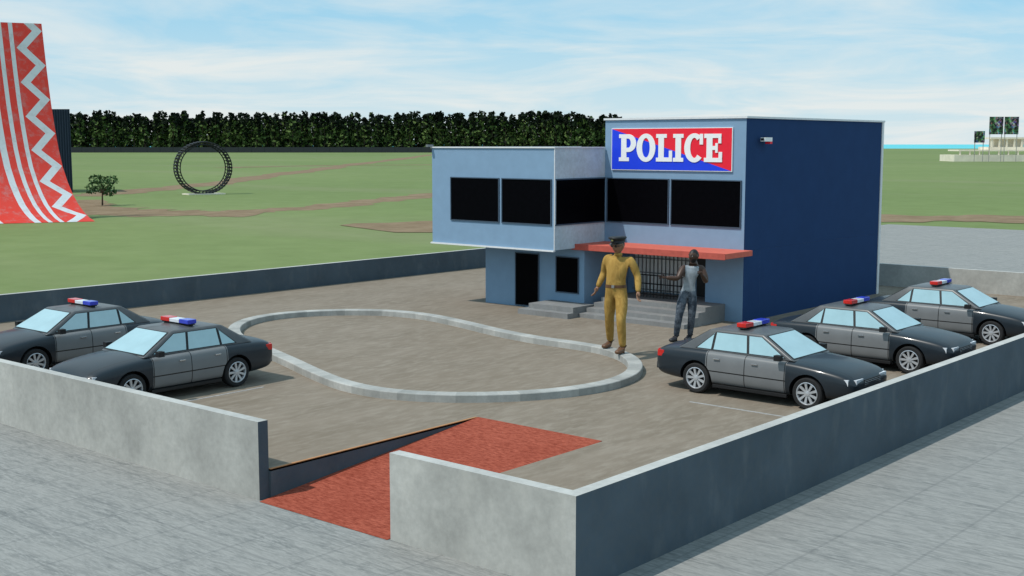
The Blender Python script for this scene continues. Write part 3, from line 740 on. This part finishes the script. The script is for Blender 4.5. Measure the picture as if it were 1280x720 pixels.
# ---------------------------------------------------------------- vegetation
def leaves(nl,shape,size,rng):
    c=shape(nl); a=rng.normal(size=(nl,3)); a/=np.linalg.norm(a,axis=1)[:,None]; b=rng.normal(size=(nl,3)); b=np.cross(a,b); b/=np.linalg.norm(b,axis=1)[:,None]
    s=size*rng.uniform(.6,1.3,(nl,1)); V=np.stack([c-a*s-b*s*.6,c+a*s-b*s*.5,c+a*s*.8+b*s*.6,c-a*s*.7+b*s*.5],1).reshape(-1,3)
    F=np.arange(nl*4).reshape(-1,4); return V,F
Vs=[];Fs=[];MI=[];off=0
r_=-440
while r_<75:
    for row in range(3):
        R=r_+rng.uniform(-2,2); Fd=850+row*14+rng.uniform(-4,4); h=rng.uniform(21,28)*(1+.02*row); wd=rng.uniform(2.6,3.8)
        nl=220
        def shp(n):
            z=rng.uniform(.0,1,n); ph=rng.uniform(0,2*np.pi,n); rad=wd*(1.12-z**2.6*.65)*np.sqrt(rng.uniform(.1,1,n)); return np.stack([rad*np.cos(ph),rad*np.sin(ph),z*h],1)
        V_,F_=leaves(nl,shp,1.15,rng); x,y=P(R,Fd); V_=V_+np.array([x,y,G]); Vs.append(V_); Fs.append(F_+off); off+=len(V_)
        zc=V_[:,2].reshape(-1,4).mean(1)-G
        pl=np.clip(1.0-abs(zc/h-.40)*1.7,.03,.85) ; MI.append((rng.uniform(size=nl)<pl*.9).astype(int))
        tv=[]
        for z,rr_ in ((0,.35),(h*.8,.12)):
            for q in range(5): tv.append((x+rr_*math.cos(q*1.2566),y+rr_*math.sin(q*1.2566),G+z))
        Vs.append(np.array(tv)); Fs.append(np.array([(q,(q+1)%5,5+(q+1)%5,5+q) for q in range(5)])+off); off+=10; MI.append(np.full(5,2))
    r_+=4.4
V_=np.concatenate(Vs);F_=np.concatenate(Fs);MI=np.concatenate(MI)
me=bpy.data.meshes.new('distant_forest'); me.from_pydata(V_.tolist(),[],F_.tolist())
for m_ in (m_foliage('conifer_dark',(.003,.006,.003),(.010,.020,.008),.2),m_foliage('conifer_light',(.030,.065,.014),(.12,.175,.05),.2),simple('bark',(.10,.07,.05),.9)): me.materials.append(m_)
me.polygons.foreach_set('material_index',MI.tolist()); o=bpy.data.objects.new('distant_forest',me); COL.objects.link(o)
mb=MB()
a=P(-450,835);b=P(80,835)
for i in range(60):
    t0=i/60;t1=(i+.96)/60; x0,y0=a[0]+(b[0]-a[0])*t0,a[1]+(b[1]-a[1])*t0; x1,y1=a[0]+(b[0]-a[0])*t1,a[1]+(b[1]-a[1])*t1
    mb.add([(x0,y0,G),(x1,y1,G),(x1,y1,G+3.6),(x0,y0,G+3.6),(x0+.2,y0+.3,G),(x1+.2,y1+.3,G),(x1+.2,y1+.3,G+3.6),(x0+.2,y0+.3,G+3.6)],[(0,1,2,3),(5,4,7,6),(3,2,6,7),(1,5,6,2),(4,0,3,7)])
mb.obj('boundary_fence',[simple('fence_dark',(.02,.025,.03),.7)])
def tree(name,R,Fd,h,cr,ch,nl,size,mats,p2,lean=0):
    x,y=P(R,Fd); E=empty(name,(x,y,G)); mb=MB(); th=h-ch*.75
    mb.tube((0,0,0),(lean*.5,0,th*.6),h*.03,h*.022,8); mb.tube((lean*.5,0,th*.6),(lean,0,h-ch*.4),h*.022,h*.008,8)
    cl=[]
    for k in range(9):
        a=k*2.4; rr_=cr*rng.uniform(.35,.75); c=Vector((lean+rr_*math.cos(a),rr_*math.sin(a),h-ch*rng.uniform(.2,.85))); cl.append(c); mb.tube((lean*.8,0,th*.8),c,h*.012,h*.004,6)
    mb.obj('trunk',[M['bark']],E)
    cl=np.array([tuple(c) for c in cl])
    def shp(n):
        i=rng.integers(0,len(cl),n); d=rng.normal(size=(n,3)); d/=np.linalg.norm(d,axis=1)[:,None]; return cl[i]+d*(rng.uniform(.3,1,(n,1))**.5)*np.array([cr*.42,cr*.42,ch*.25])
    V_,F_=leaves(nl,shp,size,rng); me=bpy.data.meshes.new('crown'); me.from_pydata(V_.tolist(),[],F_.tolist())
    for m_ in mats: me.materials.append(m_)
    me.polygons.foreach_set('material_index',(rng.uniform(size=nl)<p2).astype(int).tolist()); o=bpy.data.objects.new('crown',me); COL.objects.link(o); o.parent=E
gA=m_foliage('leaf_dark',(.02,.05,.02),(.06,.12,.04),2); gB=m_foliage('leaf_light',(.08,.15,.05),(.12,.2,.08),2)
tree('small_tree',-38.7,116,3.0,1.55,2.0,700,.11,[gA,gB],.25,.1)
# flat panels standing in for trees by the beach, posts added
t=NT('tree_panel_print'); o_=t.tc.outputs['Object']
vn=t.n.new('ShaderNodeTexVoronoi'); t.put(vn.inputs['Vector'],o_); vn.inputs['Scale'].default_value=1.3
n1=t.noise(o_,.9,5,.7); n2=t.noise(o_,.45,3)
hsv=t.n.new('ShaderNodeHueSaturation'); t.put(hsv.inputs['Color'],vn.outputs['Color']); hsv.inputs['Saturation'].default_value=.8; hsv.inputs['Value'].default_value=.5
fl_=t.mix(t.ramp(n2,.46,.56),(.04,.14,.04),hsv.outputs[0])
M['print']=t.out(t.mix(t.ramp(n1,.47,.53),(.006,.007,.008),fl_),.6)
def board(R0_,R1_,F_,z0,z1):
    x,y=P(R0_,F_); E=empty('tree_panel',(x,y,G),YAW); wdt=R1_-R0_
    mb=MB(); mb.box(0,wdt,0,.25,z0,z1,0); mb.box(-.06,wdt+.06,.03,.22,z1,z1+.08,1)
    for xx in (.25,wdt-.4): mb.box(xx,xx+.18,.26,.44,0,z1-.2,1)
    mb.obj('panel',[M['print'],simple('board_post',(.35,.33,.30),.6)],E)
board(155.2,159.7,402,8.9,14.5); board(160.1,164.7,402,8.9,14.5); board(151.2,154.6,404,6.2,9.9)
# beach pavilion
pv=empty('beach_pavilion',(*P(146,407),G),YAW)
mb=MB(); mb.box(0,40,0,14,0,2.2); mb.box(2,40,2,12,3.4,3.9)
for i in range(12): mb.box(2.5+3.2*i,2.9+3.2*i,2.2,2.6,2.2,3.4)
mb.box(13,40,5,14,3.9,4.8); mb.box(14,28,6,12,7.4,8.0)
for i in range(6): mb.box(14.4+2.5*i,14.9+2.5*i,6.2,6.7,4.8,7.4)
mb.box(16,26,8,12,4.8,7.4)
mb.obj('terraces',[M['sand']],pv)
